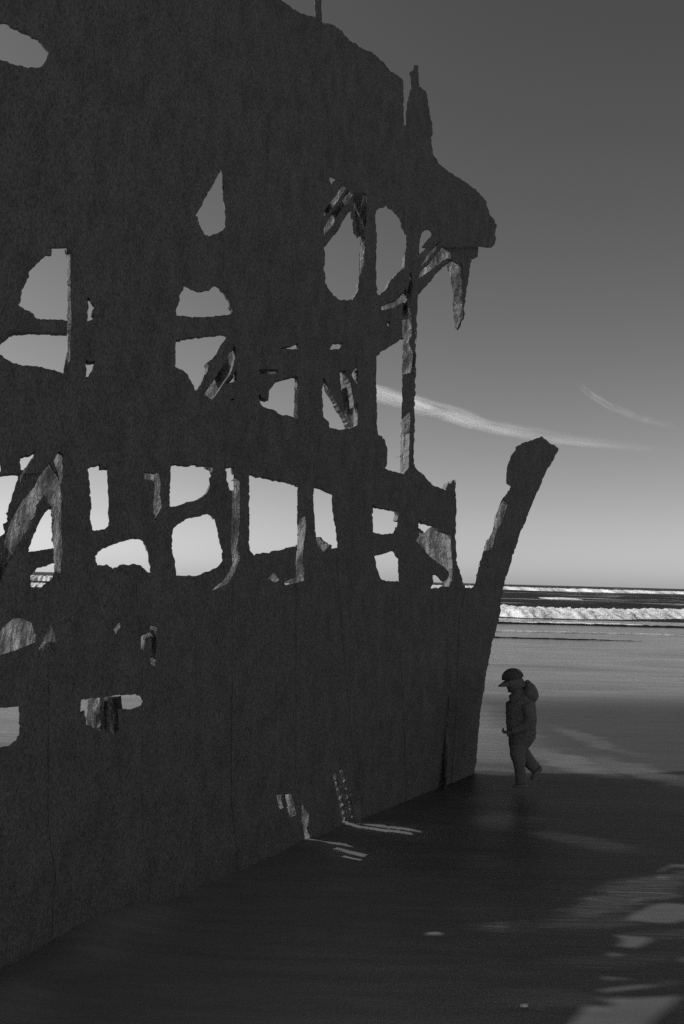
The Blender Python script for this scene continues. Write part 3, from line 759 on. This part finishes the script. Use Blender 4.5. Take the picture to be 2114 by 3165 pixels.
PXM = .2981 * YP / FPX
def loft(parts, name, mat, parent, seed=0.0, wr=.006):
    """cloth tubes: each a run of rings (x, y in the picture of the figure, half width, half depth, offset in depth)"""
    bpy.context.view_layer.update()
    inv = parent.matrix_world.inverted(); V, F = [], []; n = 20
    for rings in parts:
        # resample smoothly
        R = []
        for k in range(len(rings) - 1):
            for q in range(3):
                t = q / 3; R.append([a + (b - a) * t for a, b in zip(rings[k], rings[k + 1])])
        R.append(list(rings[-1])); b0 = len(V)
        C = [pp(r[0], r[1], r[4]) for r in R]
        for k, r in enumerate(R):
            ax = (C[min(k + 1, len(R) - 1)] - C[max(k - 1, 0)]); ax.y = 0; ax.normalize()
            sx = Vector((ax.z, 0, -ax.x)); sy = Vector((0, 1, 0))
            for i in range(n):
                a = 2 * math.pi * i / n
                ca, sa = math.cos(a), math.sin(a)
                ca = math.copysign(abs(ca) ** .85, ca); sa = math.copysign(abs(sa) ** .85, sa)
                w_ = 1 + wr * 8 * noise.noise((C[k].z * 16 + seed, a * 1.2, seed)) + wr * 5 * noise.noise((C[k].z * 45, a * 3, seed))
                V.append(inv @ (C[k] + sx * (r[2] * PXM * ca * w_) + sy * (r[3] * sa * w_)))
        m_ = len(R)
        for k in range(m_ - 1):
            for i in range(n):
                a = b0 + k * n + i; b = b0 + k * n + (i + 1) % n; F.append((a, b, b + n, a + n))
        F.append(tuple(b0 + i for i in range(n - 1, -1, -1))); F.append(tuple(b0 + (m_ - 1) * n + i for i in range(n)))
    me = bpy.data.meshes.new(name); me.from_pydata([tuple(v) for v in V], [], F)
    bm = bmesh.new(); bm.from_mesh(me); bmesh.ops.recalc_face_normals(bm, faces=bm.faces); bm.to_mesh(me); bm.free()
    for p in me.polygons: p.use_smooth = len(p.vertices) == 4
    o = bpy.data.objects.new(name, me); COL.objects.link(o); me.materials.append(mat); o.parent = parent
    return o
jacket = loft([[(490, 478, 76, .062, 0), (497, 500, 92, .07, 0), (525, 535, 138, .11, 0), (533, 570, 150, .13, 0), (535, 620, 152, .13, 0), (538, 700, 154, .125, 0), (538, 780, 154, .125, 0), (541, 850, 150, .125, 0), (546, 903, 142, .125, 0), (550, 922, 136, .122, 0)],
               [(560, 560, 50, .045, -.115), (585, 640, 56, .05, -.145), (600, 730, 52, .048, -.15), (560, 790, 50, .045, -.145), (480, 835, 46, .042, -.125), (415, 856, 40, .037, -.11)],
               [(560, 560, 50, .045, .115), (575, 640, 56, .05, .145), (580, 730, 52, .048, .15), (545, 800, 50, .045, .14), (480, 862, 46, .042, .12), (440, 886, 40, .037, .105)]], 'jacket', JACK, kid, 1.0)
loft([[(618, 345, 14, .03, 0), (612, 362, 32, .06, 0), (613, 385, 42, .085, 0), (622, 415, 60, .1, 0), (628, 450, 80, .11, 0), (630, 490, 88, .115, 0), (624, 525, 76, .11, 0), (615, 552, 52, .09, 0), (612, 566, 25, .05, 0)]], 'hood', JACK, jacket, 5.0, .01)
loft([[(548, 860, 125, .11, 0), (546, 905, 140, .118, 0), (530, 960, 120, .115, 0), (512, 1020, 98, .11, 0), (505, 1060, 84, .09, 0)],
      [(500, 1000, 88, .065, -.055), (490, 1060, 78, .066, -.06), (490, 1110, 74, .064, -.06), (505, 1170, 66, .06, -.06), (512, 1250, 54, .054, -.06), (522, 1330, 56, .052, -.06), (532, 1402, 57, .05, -.06)],
      [(520, 1010, 84, .065, .055), (560, 1090, 70, .066, .06), (610, 1160, 66, .06, .06), (655, 1220, 64, .055, .06), (700, 1268, 60, .052, .06)]], 'trousers', TROU, kid, 9.0, .008)
loft([[(590, 1415, 14, .02, -.06), (575, 1418, 26, .036, -.06), (530, 1416, 28, .04, -.06), (480, 1424, 20, .04, -.06), (450, 1430, 14, .03, -.06), (436, 1434, 6, .015, -.06)]], 'shoe', SHOE, kid, 2.0, .002)
loft([[(768, 1258, 12, .02, .06), (752, 1266, 26, .036, .06), (722, 1300, 30, .04, .06), (690, 1342, 24, .04, .06), (664, 1376, 16, .03, .06), (654, 1388, 6, .015, .06)]], 'shoe', SHOE, kid, 3.0, .002)
# cap: dome and peak
bm = bmesh.new(); bmesh.ops.create_uvsphere(bm, u_segments=28, v_segments=16, radius=1.0)
c0 = kid.matrix_world.inverted() @ pp(452, 322)
tilt = Matrix.Rotation(math.radians(-12), 3, 'Y')
bmesh.ops.delete(bm, geom=[v for v in bm.verts if v.co.z < -.12], context='VERTS')
for v in bm.verts:
    v.co = c0 + tilt @ Vector((v.co.x * .096, v.co.y * .088, v.co.z * .086))
ext = bmesh.ops.extrude_face_region(bm, geom=bm.faces[:])
me = bpy.data.meshes.new('cap'); bm.to_mesh(me); bm.free()
for p in me.polygons: p.use_smooth = True
capo = bpy.data.objects.new('cap', me); COL.objects.link(capo); me.materials.append(CAPM); capo.parent = kid
V, F = [], []; n = 14
for d in (0, 1):
    for r_ in (0, 1, 2, 3):
        for i in range(n + 1):
            a = math.pi * (i / n) - math.pi / 2
            ed = .06 * r_ / 3
            x = -(.078 * math.cos(a)) - ed * math.cos(a) ** .7 if math.cos(a) > 0 else 0
            y = .08 * math.sin(a) * (1 - .12 * r_ / 3)
            z = -.012 - .03 * (r_ / 3) - .25 * y * y / .08 * .5 - .006 * d
            V.append(tuple(c0 + tilt @ Vector((x, y, z))))
m_ = 4 * (n + 1)
for r_ in range(3):
    for i in range(n):
        a = r_ * (n + 1) + i; q = (a, a + 1, a + n + 2, a + n + 1)
        F.append(q); F.append(tuple(m_ + v for v in reversed(q)))
for i in range(n):
    a = 3 * (n + 1) + i; F.append((a, a + 1, a + 1 + m_, a + m_))
me = bpy.data.meshes.new('peak'); me.from_pydata(V, [], F)
for p in me.polygons: p.use_smooth = True
pk = bpy.data.objects.new('peak', me); COL.objects.link(pk); me.materials.append(CAPM); pk.parent = capo

# ------------------------------------------------------------------ cirrus
def cloud_material(name, top):
    m = bpy.data.materials.new(name); m.use_nodes = True; t = m.node_tree; t.nodes.clear()
    out = t.nodes.new('ShaderNodeOutputMaterial')
    uv = N(t, 'ShaderNodeUVMap'); uv.uv_map = 'UVMap'
    sp = N(t, 'ShaderNodeSeparateXYZ'); t.links.new(uv.outputs[0], sp.inputs[0])
    mp = N(t, 'ShaderNodeMapping'); mp.inputs['Scale'].default_value = (7, 2.6, 1); t.links.new(uv.outputs[0], mp.inputs[0])
    nz = N(t, 'ShaderNodeTexNoise', i_Scale=1.0, i_Detail=7.0, i_Roughness=.6, i_Distortion=.4); t.links.new(mp.outputs[0], nz.inputs['Vector'])
    def mth(op, a, b=None, **kw):
        q = N(t, 'ShaderNodeMath', operation=op, **kw)
        for k, v in enumerate((a, b)):
            if v is None: continue
            if isinstance(v, (int, float)): q.inputs[k].default_value = v
            else: t.links.new(v, q.inputs[k])
        return q.outputs[0]
    y = mth('SUBTRACT', mth('MULTIPLY', sp.outputs[1], 2.0), 1.0)
    fall = mth('SUBTRACT', 1.0, mth('MULTIPLY', y, y))
    v = mth('MULTIPLY', mth('POWER', fall, 1.6), 1.0)
    n2 = mth('ADD', mth('MULTIPLY', mth('MAXIMUM', mth('SUBTRACT', nz.outputs[0], .38), 0.0), 4.2), .32)
    ends = mth('MULTIPLY', mth('POWER', mth('SUBTRACT', 1.02, sp.outputs[0]), .8), mth('MULTIPLY', mth('MINIMUM', mth('MULTIPLY', sp.outputs[0], 5.0), 1.0), mth('MINIMUM', mth('MULTIPLY', mth('SUBTRACT', 1.0, sp.outputs[0]), 1.7), 1.0)))
    al = mth('MULTIPLY', mth('MULTIPLY', mth('MULTIPLY', v, n2), ends), top, use_clamp=True)
    tr = N(t, 'ShaderNodeBsdfTransparent'); df = N(t, 'ShaderNodeBsdfDiffuse'); tl = N(t, 'ShaderNodeBsdfTranslucent')
    df.inputs[0].default_value = (.95, .95, .95, 1); tl.inputs[0].default_value = (.95, .95, .95, 1)
    m1 = N(t, 'ShaderNodeMixShader', i_0=.35); t.links.new(df.outputs[0], m1.inputs[1]); t.links.new(tl.outputs[0], m1.inputs[2])
    m2 = N(t, 'ShaderNodeMixShader'); t.links.new(al, m2.inputs[0]); t.links.new(tr.outputs[0], m2.inputs[1]); t.links.new(m1.outputs[0], m2.inputs[2])
    t.links.new(m2.outputs[0], out.inputs[0])
    return m
def wisp(name, path, d0, d1, top, label, seed, veils=5):
    """thin veils of ice crystals drifting high up, one above the other"""
    root = bpy.data.objects.new(name, None); COL.objects.link(root)
    P = []; n = len(path)
    for k, (px, py, r) in enumerate(path):
        dist = d0 + (d1 - d0) * k / (n - 1); P.append((CAM + ray(px, py) * dist, r / FPX * dist))
    root.location = P[n // 2][0]; bpy.context.view_layer.update()
    tag(root, label, 'cloud', 'thin cirrus streaks')
    cm = cloud_material(name, top)
    for s_ in range(veils):
        V, F, UV = [], [], []; nu, nv = 120, 8
        for i in range(nu + 1):
            t = i / nu; q = t * (n - 1); k = min(int(q), n - 2); f = q - k
            c = P[k][0].lerp(P[k + 1][0], f); r = P[k][1] * (1 - f) + P[k + 1][1] * f
            r *= (1.05, .72, .5, .42, .4)[s_] * (1 + .35 * noise.noise((t * 11, s_ * 4, seed)))
            c = c + upv * (r * (.1, .0, -.3, .45, .0)[s_] + r * .25 * noise.noise((t * 8, s_ * 3, seed))) + fwd * (40.0 * s_)
            for j in range(nv + 1):
                v = j / nv * 2 - 1
                V.append(c + (upv + fwd * 1.5) * (r * v) - fwd * (1.5 * r * .12 * v * v) - root.location); UV.append((t, j / nv))
        for i in range(nu):
            for j in range(nv):
                a = i * (nv + 1) + j; F.append((a, a + nv + 1, a + nv + 2, a + 1))
        me = bpy.data.meshes.new('ice_veil'); me.from_pydata([tuple(v) for v in V], [], F)
        ul = me.uv_layers.new(name='UVMap')
        for lp in me.loops: ul.data[lp.index].uv = UV[lp.vertex_index]
        for p in me.polygons: p.use_smooth = True
        o = bpy.data.objects.new('ice_veil', me); COL.objects.link(o); me.materials.append(cm); o.parent = root
wisp('cirrus_cloud', [(900, 1150, 30), (1030, 1180, 32), (1160, 1213, 34), (1260, 1246, 38), (1350, 1270, 38), (1450, 1300, 32), (1560, 1324, 27), (1700, 1350, 22), (1850, 1368, 18), (2000, 1382, 14), (2080, 1390, 12)], 3500, 2700, 1.0, 'long bright streak of cloud sloping down to the right of the wreck', 3)
wisp('cirrus_cloud', [(1785, 1180, 16), (1830, 1222, 20), (1900, 1262, 17), (1990, 1295, 15), (2060, 1312, 14), (2130, 1330, 12)], 3300, 2900, .3, 'short faint wisp of cloud high at the right edge', 8, 2)

# a broken shell on the sand in front
bm = bmesh.new(); bmesh.ops.create_icosphere(bm, subdivisions=2, radius=1.0)
for v in bm.verts: v.co = Vector((v.co.x * .018, v.co.y * .012, max(v.co.z, -.1) * .009)) * (1 + .3 * noise.noise(v.co * 2))
me = bpy.data.meshes.new('shell'); bm.to_mesh(me); bm.free(); me.materials.append(plain('shell_white', .7))
r = ray(1620, 3118); shell = new_obj('shell', me, None); shell.location = CAM + r * (-1.75 / r.z) + Vector((0, 0, .012))
tag(shell, 'tiny white shell lying alone on the dark sand in front', 'shell')
